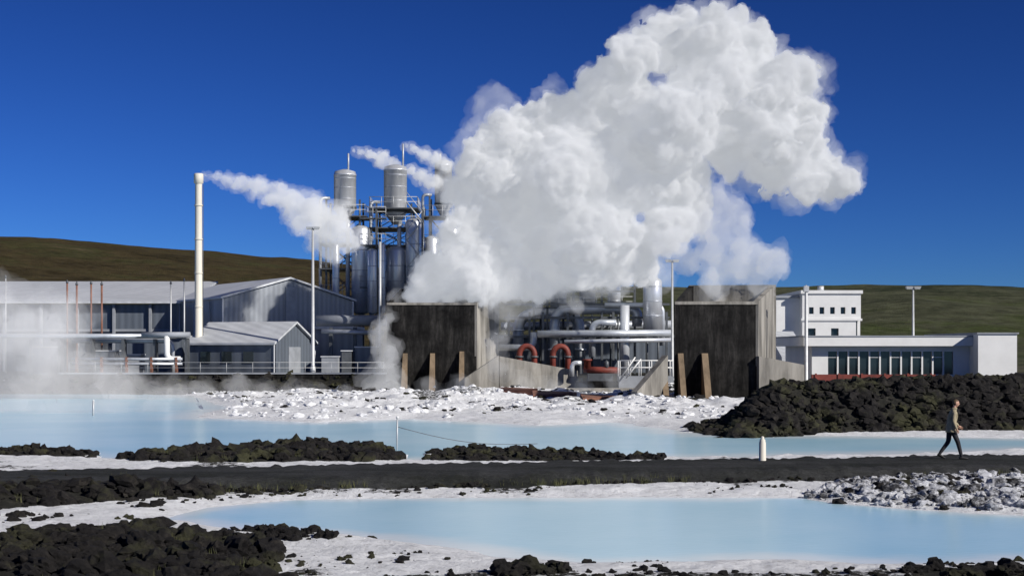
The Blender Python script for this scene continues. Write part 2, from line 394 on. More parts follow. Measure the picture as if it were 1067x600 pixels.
def scatter(P,n,smin,smax,keep=0.,pw=2.2,clump=.5):
    P=np.array(P); lo=P.min(0)-.4;hi=P.max(0)+.4; out=[];sz=[]; it=0
    while len(out)<n and it<400:
        it+=1
        x=np.random.uniform(lo[0],hi[0],4000);y=np.random.uniform(lo[1],hi[1],4000)
        s=sdf(x,y,P)+.4*fbm(x*.9,y*.9,4,3)
        ok=(s<keep)&(np.abs(x)<(y+6)*.42)&(fbm(x*.8,y*.8,3,77)>-clump)
        for a,c in zip(x[ok],y[ok]):
            out.append((a,c)); sz.append(smin+(smax-smin)*random.random()**pw)
            if len(out)>=n: break
    return out,sz
cfg=[(LAVA[0][0],520,.05,.30,False),(LAVA[1][0],300,.05,.20,False),(LAVA[2][0],220,.05,.22,False),(LAVA[3][0],1000,.04,.26,False),
     (LAVA[4][0],1200,.03,.26,True),(LAVA[5][0],40,.05,.2,True),(LAVA[6][0],200,.04,.18,True),(LAVA[7][0],130,.03,.13,False),(P_bott,500,.02,.085,False)]
for P,n,a,b,hi in cfg:
    p,s=scatter(P,n,a,b,keep=.15); rocks('lava_rocks',p,s,m_lava,hi)
p,s=scatter(P_crust,1700,.03,.17,keep=.2); rocks('silica_crusted_rocks',p,s,m_lavaw)
p,s=scatter(P_crust,220,.03,.16,keep=.3,clump=-.02); rocks('lava_rocks',p,s,m_lava)
def plan_scatter(n,bx,by,smin,smax,cond,pw=3):
    out=[];sz=[]
    while len(out)<n:
        x=np.random.uniform(*bx,5000);y=np.random.uniform(*by,5000); ok=cond(x,y)&(np.abs(x)<(y+6)*.42)
        for a,c in zip(x[ok],y[ok]):
            out.append((a,c));sz.append(smin+(smax-smin)*random.random()**pw)
            if len(out)>=n: break
    return out,sz
p,s=plan_scatter(1400,(-16,18),(21,36.2),.010,.08,lambda x,y:(sdf(x,y,P_pool)>.3)&(fbm(x*.55,y*.55,5,88)>.08)); rocks('scattered_stones',p,s,m_lava)
p,s=plan_scatter(450,(-20,-5),(24,37),.02,.14,lambda x,y:(sdf(x,y,P_pool)>.5)&(fbm(x*.5,y*.5,3,89)>.0)); rocks('scattered_stones',p,s,m_lava)
p,s=plan_scatter(1500,(-34,14),(72,114),.05,.26,lambda x,y:(sdf(x,y,P_lag,8.)>.6)&(fbm(x*.3,y*.3,3,21)>-.1)); rocks('silica_mounds',p,s,m_crust,zs=.6)
p,s=plan_scatter(450,(-34,12),(74,114),.05,.26,lambda x,y:(sdf(x,y,P_lag,8.)>.8)&(fbm(x*.35,y*.35,4,23)>.05)); rocks('lava_rocks',p,s,m_lava,zs=.5)
p,s=plan_scatter(3200,(8,32),(57,68),.07,.38,lambda x,y:(dberm(x,y)<3.5)&(x>8.6+.5*np.sin(y*3)),pw=2.4); rocks('lava_rock_berm',p,s,m_lava,zs=.8)
p,s=plan_scatter(500,(-45,-10),(114.5,117.5),.15,.5,lambda x,y:x<99); rocks('lava_rock_bank',p,s,m_lava)
p,s=plan_scatter(2400,(-18,20),(32,46),.012,.10,lambda x,y:(np.abs(np.abs(y-roadc(x))-2.6)<.55)&(fbm(x*.7,y*.7,3,93)>-.15)); 
rocks('road_shoulder_stones',p,s,m_lava,zoff=np.full(len(p),.15))
m_grass=M('dry_grass',(.11,.11,.045),.9,var=.6,scale=3,bmp=0,dirt=(.035,.045,.018))
def tufts(name,pts,hmin,hmax):
    pts=np.array(pts); zt_=np.maximum(height(pts[:,0],pts[:,1]),0)+.02; V=[];Fc=[]
    for (x,y),z0 in zip(pts,zt_):
        for _ in range(12):
            a=random.uniform(0,6.28); h=random.uniform(hmin,hmax); ox,oy=x+random.gauss(0,.06),y+random.gauss(0,.06); lx,ly=math.cos(a),math.sin(a); bw=.009; b=len(V)
            V+=[(ox-ly*bw,oy+lx*bw,z0-.05),(ox+ly*bw,oy-lx*bw,z0-.05),(ox+lx*h*.45,oy+ly*h*.45,z0+h)]; Fc.append((b,b+1,b+2))
    np_mesh(name,V,Fc,[m_grass],False)
a1,_=scatter(LAVA[3][0],90,.1,.2,keep=.1); a2,_=scatter(LAVA[4][0],70,.1,.2,keep=0.); a3,_=scatter(LAVA[0][0],60,.1,.2,keep=0.)
a4,_=plan_scatter(260,(-18,20),(32,46),.1,.2,lambda x,y:(np.abs(y-roadc(x)+2.6)<.5)&(fbm(x*.5,y*.5,3,95)>.0))
tufts('dry_grass_tufts',a1+a2+a3+a4,.08,.2)
print('rocks',time.time()-T0)

# ------------------------------------------------------------ hills
cp=[-900,-400,0,60,150,240,330,450,600,760,830,900,1000,1067,1500,2200]
ce=[285,262,245,248,256,264,271,284,297,300,299,296,297,299,310,330]
us2=np.linspace(-1400,2600,700); crest=np.interp(us2,cp,ce)
rows=np.linspace(0,1.6,70)
UU,RR=np.meshgrid(us2,rows,indexing='ij'); base=190+0*UU; dc=520+60*np.sin(UU*.004)
DD=base+(dc-base)*RR; HX=(UU-533.5)/F*DD
hc=H+(365-np.interp(UU,us2,crest))/F*dc
t=np.clip(RR,0,1); prof=np.where(RR<=1,t**1.15*(1+.0*t),1-.5*(RR-1)**2)
HZ=1.3+(hc-1.3)*prof+(6*fbm(HX*.012,DD*.012,5,5)+1.2*fbm(HX*.06,DD*.06,4,6))*np.sin(np.clip(RR,0,1)*math.pi)*.6
HZ+=.9*fbm(HX*.05,DD*.02,4,8)*(RR>.2)
nx=len(rows); ii=(np.arange(len(us2)-1)[:,None]*nx+np.arange(nx-1)[None,:]).ravel()
msk=ss(420,640,UU.ravel()); mk=np.stack([msk]*3+[np.ones_like(msk)],1)
np_mesh('background_hills',np.stack([HX.ravel(),DD.ravel(),HZ.ravel()],1),np.stack([ii,ii+nx,ii+nx+1,ii+1],1),[m_hill],True,mask=mk)

# ------------------------------------------------------------ cooling towers
def cooling_tower(fl,fr,bl,br,z0,zf,zb,fins,aprons):
    e=empty('cooling_tower'); w=MB(); t=.35
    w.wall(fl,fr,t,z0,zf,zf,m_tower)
    r0=(fr[0]+.004,fr[1]-.06)
    w.wall((r0[0],r0[1]),br,t,z0,zf+.05,zb,m_conc)
    w.wall(br,bl,t,z0,zb,zb,m_conc)
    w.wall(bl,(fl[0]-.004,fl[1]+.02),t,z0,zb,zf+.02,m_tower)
    w.wall((fl[0],fl[1]-.08),(fr[0]-.02,fr[1]-.08),.075,zf-.14,zf+.06,zf+.06,m_conc)
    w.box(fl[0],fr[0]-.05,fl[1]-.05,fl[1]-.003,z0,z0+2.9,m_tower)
    w.obj('walls',e); b=MB()
    for (x,zt,dep,wd) in fins:
        y=fl[1]-.055
        b.hexa([(x,y-dep,z0-.3),(x+wd,y-dep,z0-.3),(x+wd,y,z0-.3),(x,y,z0-.3)],[(x,y-.12,zt),(x+wd,y-.12,zt),(x+wd,y,zt),(x,y,zt)],m_conct)
    b.obj('buttresses',e); a=MB()
    for p,q,tt,za,zp,zq in aprons: a.wall(p,q,tt,za,zp,zq,m_conc)
    a.obj('apron_walls',e)
d=120
cooling_tower((X(403,d),d),(X(497,d),d),(X(418,127),127),(X(520,126),126),.2,Z(316,d),Z(300,126),
  [(X(418,118),Z(368,118),2.6,.4),(X(447,118),Z(368,118),2.6,.4),(X(478,118),Z(366,118),2.4,.4)],
  [((X(484,117),117),(X(520,117.5),117.5),.5,.2,Z(394,117),Z(370,117.5)),((X(520.6,117.6),117.6),(X(602,119),119),.5,.2,Z(371,117.5),Z(386,119))])
d=90
cooling_tower((X(703,d),d),(X(790,d),d),(X(718,96),96),(X(808,95.5),95.5),-.3,Z(315,d),Z(297,95.5),
  [(X(708,89),Z(368,89),2.7,.35),(X(733,89),Z(368,89),2.7,.4),(X(690,89),Z(372,89),2.7,.35)],
  [((X(791,89.5),89.5),(X(838,90),90),.5,-.2,Z(371,89.5),Z(380,90)),
   ((X(664,87),87),(X(696,88.8),88.8),.5,-.3,Z(408,87),Z(370,88.8))])
w=MB(); w.box(X(560,112),X(668,112),111,112,0,Z(404,112),m_conc)
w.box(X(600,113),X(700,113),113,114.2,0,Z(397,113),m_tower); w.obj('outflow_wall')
sl=MB()
for (a,b_,d_,zz_) in ((555,600,99,.55),(606,640,93,.5),(636,668,88,.45),(520,560,106,.6),(660,700,84,.45)):
    sl.hexa([(X(a,d_),d_-2,.05),(X(b_,d_),d_-1.6,.05),(X(b_,d_),d_+1.6,.05),(X(a,d_),d_+1.8,.05)],[(X(a,d_),d_-1.8,zz_),(X(b_,d_),d_-1.5,zz_+.15),(X(b_,d_),d_+1.6,zz_+.1),(X(a,d_),d_+1.8,zz_+.2)],m_rust)
sl.obj('outflow_slabs')

# ------------------------------------------------------------ gabled sheds
def gable(name,c,u,L,v,W,z0,ze,zr,mw,mg,ov=.35,extras=None):
    e=empty(name); c=Vector(c);u=Vector(u).normalized();v=Vector(v).normalized()
    P=lambda a,b,z:(c.x+u.x*a+v.x*b,c.y+u.y*a+v.y*b,z)
    w=MB()
    w.face([P(0,0,z0),P(L,0,z0),P(L,0,ze),P(0,0,ze)],mw); w.face([P(0,W,z0),P(L,W,z0),P(L,W,ze),P(0,W,ze)],mw)
    for a in (0,L): w.face([P(a,0,z0),P(a,W,z0),P(a,W,ze),P(a,W/2,zr),P(a,0,ze)],mg)
    w.obj('walls',e); r=MB(); sl=(zr-ze)/(W/2); th=.18
    for s in (0,1):
        b0=-ov if s==0 else W+ov; zz0=ze-ov*sl+.03; bot=[P(-ov,b0,zz0),P(L+ov,b0,zz0),P(L+ov,W/2,zr+.03),P(-ov,W/2,zr+.03)]
        r.hexa(bot,[(p[0],p[1],p[2]+th) for p in bot],m_roof)
    r.obj('roof',e); t=MB()
    for a in (-.04,):
        for b in (0,W): t.hexa([P(a-.06,b-.08,z0),P(a-.001,b-.08,z0),P(a-.001,b+.08,z0),P(a-.06,b+.08,z0)],[P(a-.06,b-.08,ze-.02),P(a-.001,b-.08,ze-.02),P(a-.001,b+.08,ze-.02),P(a-.06,b+.08,ze-.02)],m_roof)
    if extras: extras(t,P)
    t.obj('trim',e)
    return e
def ext_B(t,P):
    t.hexa([P(-.1,5,1.5),P(-.005,5,1.5),P(-.005,8.5,1.5),P(-.1,8.5,1.5)],[P(-.1,5,5.2),P(-.005,5,5.2),P(-.005,8.5,5.2),P(-.1,8.5,5.2)],m_clad2)
    t.hexa([P(-.12,6.4,5.9),P(-.005,6.4,5.9),P(-.005,7.4,5.9),P(-.12,7.4,5.9)],[P(-.12,6.4,9.7),P(-.005,6.4,9.7),P(-.005,7.4,9.7),P(-.12,7.4,9.7)],m_greyp)
    for a in (3,7,11,15): t.tube([P(a,-.12,1.5),P(a,-.12,8.3)],.07,m_galv,n=8)
gable('turbine_hall',(X(232,132),132),(-.55,.83),18,(.83,.55),13.6,1.4,8.5,10.45,m_clad,m_clad,.3,ext_B)
def ext_C(t,P):
    t.hexa([P(-.1,2.4,1.5),P(-.005,2.4,1.5),P(-.005,4.4,1.5),P(-.1,4.4,1.5)],[P(-.1,2.4,3.9),P(-.005,2.4,3.9),P(-.005,4.4,3.9),P(-.1,4.4,3.9)],m_greyp)
    for a in (2,4.2,6.4): t.hexa([P(a,-.06,2.5),P(a+1,-.06,2.5),P(a+1,-.005,2.5),P(a,-.005,2.5)],[P(a,-.06,3.5),P(a+1,-.06,3.5),P(a+1,-.005,3.5),P(a,-.005,3.5)],m_glass)
gable('storage_shed',(X(285,121),121),(-.93,.37),8.6,(.37,.93),7,1.4,4.2,5.95,m_clad2,m_clad2,.3,ext_C)
e=empty('long_plant_hall'); w=MB(); xl,xr=X(-120,142),X(236,142)
w.box(xl,xr,142,160,1.4,Z(317,142),m_clad2)
w.obj('walls',e); r=MB(); ze=Z(316,141); 
r.hexa([(xl,141,ze),(xr-4,141,ze),(xr-4,157,Z(295,157)),(xl,157,Z(295,157))],[(xl,141,ze+.2),(xr-4,141,ze+.2),(xr-4,157,Z(295,157)+.2),(xl,157,Z(295,157)+.2)],m_roof)
r.obj('roof',e); c=MB()
for b_ in range(-110,232,38): 
    x=X(b_,141.4); c.box(x-.12,x+.12,141.5,141.8,1.4,ze-.05,m_greyp)
for b_ in range(-100,160,38):
    x=X(b_,141.9); c.box(x,x+2.4,141.9,141.97,2.0,4.8,m_dsteel); c.box(x+.2,x+2.2,141.86,141.895,2.2,3.2,m_glass)
c.box(xl,xr-4.2,141.78,141.88,5.5,5.75,m_greyp)
c.obj('columns_and_openings',e)
e=empty('pump_annex'); w=MB(); w.box(X(120,130),X(190,130),130,136,1.4,Z(352,130),m_clad2); w.obj('walls',e)
r=MB(); r.box(X(118,130),X(192,130),129.6,136.3,Z(352,130)+.003,Z(352,130)+.25,m_roof); r.obj('roof',e)
e=empty('pump_annex'); w=MB(); w.box(X(330,134),X(372,134),133,139,1.4,Z(343,134),m_clad); w.obj('walls',e)
r=MB(); r.box(X(329,134),X(374,134),132.7,139.2,Z(343,134)+.003,Z(343,134)+.25,m_roof); r.obj('roof',e)
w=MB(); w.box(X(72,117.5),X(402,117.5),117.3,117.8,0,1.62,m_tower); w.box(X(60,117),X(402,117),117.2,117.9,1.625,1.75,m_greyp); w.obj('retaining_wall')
for b_,e0,rr,mm in ((70,295,.08,m_rust),(80,297,.09,m_rust),(95,296,.08,m_rust),(106,297,.09,m_rust),(178,296,.07,m_galv),(192,293,.07,m_galv),(6,290,.05,m_galv)):
    w=MB(); d=131; x=X(b_,d); w.tube([(x,d,1.4),(x,d,Z(e0,d))],rr,mm,n=10); w.lathe(x,d,[(rr*1.5,Z(e0,d)),(rr*1.5,Z(e0,d)+.12),(.02,Z(e0,d)+.35)],m_dsteel,n=10)
    w.lathe(x,d,[(rr*2.2,1.4),(rr*2.2,1.6)],m_dsteel,n=10); w.obj('vent_pole')
w=MB(); d=120; zp=Z(350,d)
w.tube([(X(-80,d),d,zp),(X(196,d),d,zp)],.22,m_steel2); w.tube([(X(72,d),d+.8,Z(355,d)),(X(178,d),d+.8,Z(355,d)),(X(178,d),d+.8,1.4)],.2,m_steel2,bend=.8)
w.tube([(X(150,d),d-.7,zp+.1),(X(200,d),d-.7,zp+.1)],.24,m_greyp); w.tube([(X(176,d),d-.7,zp),(X(176,d),d-.7,Z(374,d)),(X(190,d),d-.7,Z(374,d))],.24,m_white,bend=.6)
for b_ in range(-70,200,33): x=X(b_,d); w.box(x-.1,x+.1,d-.1,d+.9,1.4,zp-.26,m_dsteel)
for e0 in (374,379): w.tube([(X(75,119),119,Z(e0,119)),(X(190,119),119,Z(e0,119))],.13,m_steel2,n=10)
for b_ in range(80,190,26): x=X(b_,119); w.box(x-.08,x+.08,118.8,119.2,1.5,Z(372,119),m_rust)
w.obj('yard_pipeline')
w=MB(); w.rail([(X(72,118),118),(X(400,118),118)],1.6,m_galv,h=1.0,step=2.2,r=.02); w.obj('yard_railing')
w=MB(); d=127; w.tube([(X(330,d),d,Z(334,d)),(X(403,d),d,Z(334,d))],.5,m_greyp,n=18); 
for b_ in (345,370,394): w.box(X(b_,d)-.15,X(b_,d)+.15,d-.3,d+.3,1.4,Z(341,d),m_dsteel)
w.tube([(X(335,126),126,Z(345,126)),(X(400,126),126,Z(347,126))],.22,m_steel2); w.obj('steam_duct')
w=MB()
for (b0,b1,e0,e1,d_,mm) in ((335,352,372,388,121,m_greyp),(356,366,366,388,122,m_dsteel),(370,392,362,388,123,m_clad2),(98,120,366,388,121,m_clad2),(128,146,370,388,121,m_greyp),(30,60,362,388,123,m_clad2)):
    w.box(X(b0,d_),X(b1,d_),d_,d_+1.5,1.4,Z(e0,d_),mm); w.box(X(b0,d_)-.08,X(b1,d_)+.08,d_-.08,d_+1.6,Z(e0,d_)+.003,Z(e0,d_)+.1,m_roof)
w.obj('equipment_cabinets')

# ------------------------------------------------------------ chimney
w=MB(); d=125;x=X(207,d);zt=Z(181,d)
w.lathe(x,d,[(.55,1.4),(.55,2.0),(.36,2.2),(.31,zt-1),(.31,zt-.9),(.42,zt-.85),(.42,zt-.1),(.36,zt),(.26,zt),(.26,zt-.6)],m_cream,n=24)
for k in range(1,6): w.lathe(x,d,[(.37,1.4+3*k),(.385,1.42+3*k),(.385,1.5+3*k),(.37,1.52+3*k)],m_cream,n=24)
w.tube([(x+.42,d-.1,2),(x+.42,d-.1,zt-1)],.025,m_dsteel,n=5); w.obj('chimney')

# ------------------------------------------------------------ separator silos
def silo(b0,b1,top,body_bot,d,plats,vent_b,vent_top,vessels,legs=True):
    e=empty('steam_separator_tower'); x0,x1=X(b0,d),X(b1,d); xc=(x0+x1)/2; r=(x1-x0)/2; w=MB(); zt=Z(top,d); zb=Z(body_bot,d)
    w.lathe(xc,d,[(.3,zb-1.2),(r,zb),(r,zt-.45),(r*1.03,zt-.44),(r*1.03,zt-.3),(r,zt-.29),(r*.93,zt),(r*.3,zt+.22),(.02,zt+.25)],m_steel,n=36)
    for k in (.25,.55,.8): z=zb+(zt-zb)*k; w.lathe(xc,d,[(r,z),(r*1.015,z+.01),(r*1.015,z+.05),(r,z+.06)],m_steel2,n=36)
    w.lathe(xc,d,[(r*1.06,zb),(r*1.06,zb+.25)],m_dsteel,n=36)
    w.obj('drum',e)
    w=MB(); vx=X(vent_b,d); w.tube([(vx,d,zt+.1),(vx,d,Z(vent_top,d))],.09,m_galv,n=8); w.obj('vent',e)
    w=MB()
    hw=r*1.5
    for sx in (-1,1):
        for sy in (-1,1): w.box(xc+sx*hw-.1,xc+sx*hw+.1,d+sy*hw-.1,d+sy*hw+.1,1.4,zb+.8,m_dsteel)
    zz=[1.4]+plats
    for a,b in zip(zz,zz[1:]):
        for sy in (-1,1):
            w.tube([(xc-hw,d+sy*hw,a),(xc+hw,d+sy*hw,b)],.05,m_dsteel,n=5); w.tube([(xc+hw,d+sy*hw,a),(xc-hw,d+sy*hw,b)],.05,m_dsteel,n=5)
    for z in plats:
        w.box(xc-hw-.7,xc+hw+.7,d-hw-.7,d+hw+.7,z,z+.12,m_dsteel)
        k=hw+.65; w.rail([(xc-k,d+k),(xc-k,d-k),(xc+k,d-k),(xc+k,d+k)],z+.12,m_galv,h=1.1,step=1.,r=.03)
    w.obj('steel_frame',e); w=MB()
    for (b,rr,e0,e1,dd) in vessels:
        xx=X(b,dd); za,zb2=Z(e1,dd),Z(e0,dd); w.lathe(xx,dd,[(rr*.3,za-.3),(rr,za),(rr,zb2),(rr*.85,zb2+rr*.3),(rr*.4,zb2+rr*.5),(.02,zb2+rr*.55)],m_steel,n=24)
        for k in range(1,4): z=za+(zb2-za)*k/4; w.lathe(xx,dd,[(rr,z),(rr*1.03,z+.01),(rr*1.03,z+.08),(rr,z+.09)],m_steel2,n=24)
    w.obj('vessels',e); w=MB()
    w.tube([(xc+r*.5,d-r,zb-1),(xc+r*.5,d-r-1.2,zb-1.6),(xc+r*.5,d-r-1.2,4)],.22,m_steel2,bend=.7)
    w.tube([(xc-r-.3,d-r,zb+1),(xc-r-1.2,d-r-.4,zb+1),(xc-r-1.2,d-r-.4,3)],.16,m_steel2,bend=.5)
    w.obj('downpipes',e)
d=146
silo(348,371,179,218,d,[Z(e,d) for e in (310,282,256,228)],363,160,[(376,.95,240,325,143),(350,.35,256,325,141),(388,.5,262,325,141)])
silo(400,424,174,222,d,[Z(e,d) for e in (312,285,258,240,220)],420,150,[(413,1.15,262,325,144),(432,.9,232,325,143),(398,.35,255,325,141)])
silo(453,471,169,214,d+4,[Z(e,d+4) for e in (312,285,258,228)],459,160,[(470,1.,240,325,148),(450,.8,250,325,146)])
w=MB(); d=142
for e0 in (256,228,300): w.box(X(375,d),X(402,d),d,d+1.2,Z(e0,d),Z(e0,d)+.12,m_dsteel); w.rail([(X(375,d),d),(X(402,d),d)],Z(e0,d)+.12,m_galv,step=.9,r=.03)
for b_ in (392,440): 
    for dd in (0,1.2): w.box(X(b_,d)-.08,X(b_,d)+.08,d+dd-.08,d+dd+.08,1.4,Z(218,d),m_dsteel)
for k in range(9):
    za=1.4+k*1.9; 
    a,b_=(X(424,d),X(440,d)) if k%2 else (X(440,d),X(424,d))
    w.tube([(a,d-.3,za),(b_,d-.3,za+1.9)],.08,m_galv,n=6); w.tube([(a,d-.3,za+1),(b_,d-.3,za+2.9)],.035,m_galv,n=5)
w.obj('stair_tower')

# ------------------------------------------------------------ pipework
w=MB(); d=130
q=lambda b,e,dd=d:(X(b,dd),dd,Z(e,dd))
w.tube([q(540,390),q(540,327),q(604,327),q(604,390)],.5,m_steel2,bend=1.6,n=20)
w.tube([q(578,385,128),q(578,322,128),q(664,322,128),q(664,340,128)],.48,m_steel2,bend=1.5,n=20)
w.tube([q(651,392,125),q(651,318,125)],.42,m_steel,n=18)
w.tube([q(617,372,125),q(617,336,125),q(642,336,125)],.3,m_steel2,bend=.8)
w.tube([q(560,348,124),q(700,347,124)],.33,m_steel2,n=14)
w.tube([q(520,362,125),q(556,362,125),q(556,346,125)],.3,m_steel2,bend=.8)
w.tube([q(588,356,123),q(700,354,123)],.18,m_steel,n=12)
w.tube([q(522,340,132),q(700,338,132)],.4,m_steel2,n=14)
w.tube([q(630,318,127),q(690,318,127),q(690,360,127)],.25,m_steel2,bend=.7)
for b_ in (530,552,566,592,628,640,675,696): w.box(X(b_,126)-.1,X(b_,126)+.1,127,127.25,1.3,Z(325,127),m_dsteel)
for e0 in (318,332,352): w.box(X(525,127),X(698,127),127.3,127.5,Z(e0,127),Z(e0,127)+.2,m_dsteel)
for b_,dd in ((540,130),(604,130),(578,128)):
    for ee in (345,365): w.lathe(X(b_,dd),dd,[(.52,Z(ee,dd)),(.64,Z(ee,dd)+.01),(.64,Z(ee,dd)+.14),(.52,Z(ee,dd)+.15)],m_steel,n=20)
w.obj('steam_pipework')
def tank(b,r,e0,e1,d,name='pressure_vessel'):
    w=MB(); x=X(b,d); zt,z0=Z(e0,d),Z(e1,d)
    w.lathe(x,d,[(r,z0),(r,zt-r*.5),(r*.88,zt-r*.25),(r*.6,zt-r*.08),(r*.15,zt),(.12,zt+.02),(.12,zt+.4),(.02,zt+.42)],m_steel,n=30)
    for k in (.3,.6,.9): z=z0+(zt-z0-r*.5)*k; w.lathe(x,d,[(r,z),(r*1.03,z+.01),(r*1.03,z+.08),(r,z+.09)],m_steel2,n=30)
    for a in (.7,2.2,3.9,5.4): w.tube([(x+r*.85*math.cos(a),d+r*.85*math.sin(a),1.2),(x+r*.85*math.cos(a),d+r*.85*math.sin(a),z0+.1)],.09,m_dsteel,n=6)
    w.obj(name)
tank(680,.85,289,345,126); tank(582,.75,283,322,131); tank(612,.75,283,322,131); tank(640,.6,292,322,131); tank(560,.5,296,322,131)
w=MB(); d=130
for e0 in (305,322): w.box(X(555,d),X(660,d),d-1.5,d-1.3,Z(e0,d),Z(e0,d)+.15,m_dsteel); w.rail([(X(555,d),d-1.4),(X(660,d),d-1.4)],Z(e0,d)+.1,m_galv,h=1,step=1.1,r=.03)
for b_ in (556,570,597,626,660): w.box(X(b_,d)-.1,X(b_,d)+.1,d-1.5,d-1.3,1.3,Z(296,d),m_dsteel)
w.obj('pipe_rack')
w=MB(); w.box(X(515,136),X(705,136),136,142,1.3,Z(352,136),m_clad2); w.box(X(512,136),X(708,136),135.7,142.3,Z(352,136)+.003,Z(352,136)+.3,m_greyp); w.obj('pump_house')
for b_ in (549,584):
    w=MB(); d=122.; x=X(b_,d); zc=Z(369,d)
    w.tube([(x-.65,d,.4),(x-.65,d,zc)]+[(x+.65*math.cos(a),d,zc+.7*math.sin(a)) for a in np.linspace(math.pi*.93,.07,9)]+[(x+.65,d,zc),(x+.65,d,.4)],.25,m_red,n=16)
    for s_ in (-.65,.65): w.lathe(x+s_,d,[(.27,zc-.3),(.36,zc-.29),(.36,zc-.15),(.27,zc-.14)],m_dsteel,n=16)
    w.obj('red_expansion_pipe')
w=MB(); d=118
w.tube([q(608,385,d),q(646,386,d)],.28,m_red,n=16); w.box(X(612,d),X(638,d),d-.5,d+.5,.2,Z(389,d),m_dsteel)
w.lathe(X(612,d),d,[(.3,Z(384,d)),(.3,Z(376,d)),(.4,Z(376,d)+.01),(.4,Z(374,d))],m_red,n=14); w.lathe(X(632,d),d,[(.2,Z(384,d)),(.2,Z(377,d)),(.02,Z(375,d))],m_dsteel,n=14)
w.tube([q(596,392,d),q(596,378,d),q(606,378,d)],.2,m_steel,bend=.4); w.obj('red_pump_unit')
w=MB(); d=112; w.box(X(645,d),X(702,d),d,d+2,.1,Z(392,d),m_greyp)
for dd in (0,1.9): w.rail([(X(646,d),d+dd+.05),(X(701,d),d+dd+.05)],Z(392,d),m_white,h=1.25,step=.8,r=.045)
w.tube([q(648,392,d),q(662,372,d)],.06,m_white,n=6); w.tube([q(652,394,d-.5),q(668,374,d-.5)],.06,m_white,n=6); w.obj('white_railed_platform')

# ------------------------------------------------------------ right buildings
e=empty('white_office_block'); d=125; w=MB(); z1=Z(306,d)
xa,xb=X(836,d),X(897,d)
def wallwin(w,x0,x1,y,z0,z1,wins,m,th=.25):
    za,zb=wins[0][2],wins[0][3]; w.box(x0,x1,y,y+th,z0,za,m); w.box(x0,x1,y,y+th,zb,z1,m); xs=[x0]
    for a in wins: xs+=[a[0],a[1]]
    xs.append(x1)
    for i in range(0,len(xs),2): w.box(xs[i],xs[i+1],y,y+th,za,zb,m)
up_=[(X(b,d),X(b+5,d),Z(327,d),Z(320,d)) for b in (843,854,865,876,887)]
lo_=[(X(b,d),X(b+8,d),Z(350,d),Z(342,d)) for b in (842,866)]
zm=Z(333,d)
wallwin(w,xa,xb,d,zm,z1,up_,m_white); wallwin(w,xa,X(892,d),d+.0,1.4,zm-.003,lo_,m_white)
w.box(xb-.25,xb,d+.25,d+12,1.4,z1,m_white); w.box(xa,xa+.25,d+.25,d+12,1.4,z1,m_white); w.box(xa,xb,d+12,d+12.2,1.4,z1,m_white)
w.box(X(811,d),xa-.003,d+1,d+12,1.4,Z(310,d),m_white)
w.obj('walls',e); g=MB(); g.box(xa+.26,xb-.26,d+.3,d+.34,1.5,z1-.4,m_glass); g.obj('windows',e)
r=MB(); r.box(xa-.15,xb+.15,d-.15,d+12.3,z1+.003,z1+.3,m_white); r.box(X(810,d),xa-.16,d+.8,d+12.2,Z(310,d)+.003,Z(310,d)+.2,m_greyp)
r.box(xa-.1,xb+.1,d-.12,d-.005,zm-.1,zm+.1,m_white)
r.lathe(X(868,d),d+5,[(.3,z1+.3),(.3,z1+.9)],m_galv,n=12); r.obj('roof',e)
l=MB(); l.hexa([(X(810,120),118,1.4),(X(838,120),118,1.4),(X(838,120),124.7,1.4),(X(810,120),124.7,1.4)],[(X(810,120),118,Z(372,118)),(X(838,120),118,Z(372,118)),(X(838,120),124.7,Z(345,124)),(X(810,120),124.7,Z(345,124))],m_roof); l.obj('lean_to',e)

e=empty('low_white_building'); d=95; w=MB(); x0,x1=X(846,d),X(1010,d); zt=Z(351,d)
zs,zh=Z(390,d),Z(366,d); wins=[]
nb=12; step=(994-862)/nb
for i in range(nb): wins.append((X(862+i*step+.8,d),X(862+(i+1)*step-.8,d),zs,zh))
wallwin(w,x0,x1-.003,d,1.3,zh+.35,wins,m_white)
w.box(x0,x0+.2,d+.25,d+9,1.3,zt-.4,m_white); w.box(x0,x1,d+9,d+9.2,1.3,zt-.4,m_white)
w.box(x1,X(1058,93.5),93.2,105,1.3,Z(348,93.2),m_white)
w.obj('walls',e); g=MB(); g.box(x0+.25,x1-.3,d+.12,d+.16,zs-.05,zh+.05,m_glass); g.obj('windows',e)
g=MB()
for a in wins[::2]: 
    g.box(a[0]+.002,a[1]-.002,d+.05,d+.09,zh-.42,zh-.37,m_white)
g.obj('window_frames',e)
r=MB(); r.box(x0-.7,x1-.004,d-.75,d+9.4,zh+.36,zt,m_white); r.box(x0-.75,x1-.006,d-.8,d+9.5,zt+.003,zt+.09,m_greyp)
r.box(x1-.1,X(1058,93.5)+.1,93.1,105.1,Z(348,93.2)+.003,Z(348,93.2)+.1,m_greyp); r.obj('roof',e)
w=MB(); d=84
w.box(X(846,d),X(975,d),d,d+.25,1.3,Z(390,d),m_red)
for b_ in range(850,975,24): w.box(X(b_,d)-.06,X(b_,d)+.06,d-.06,d-.003,1.3,Z(390,d)+.06,m_red)
w.obj('red_low_wall')

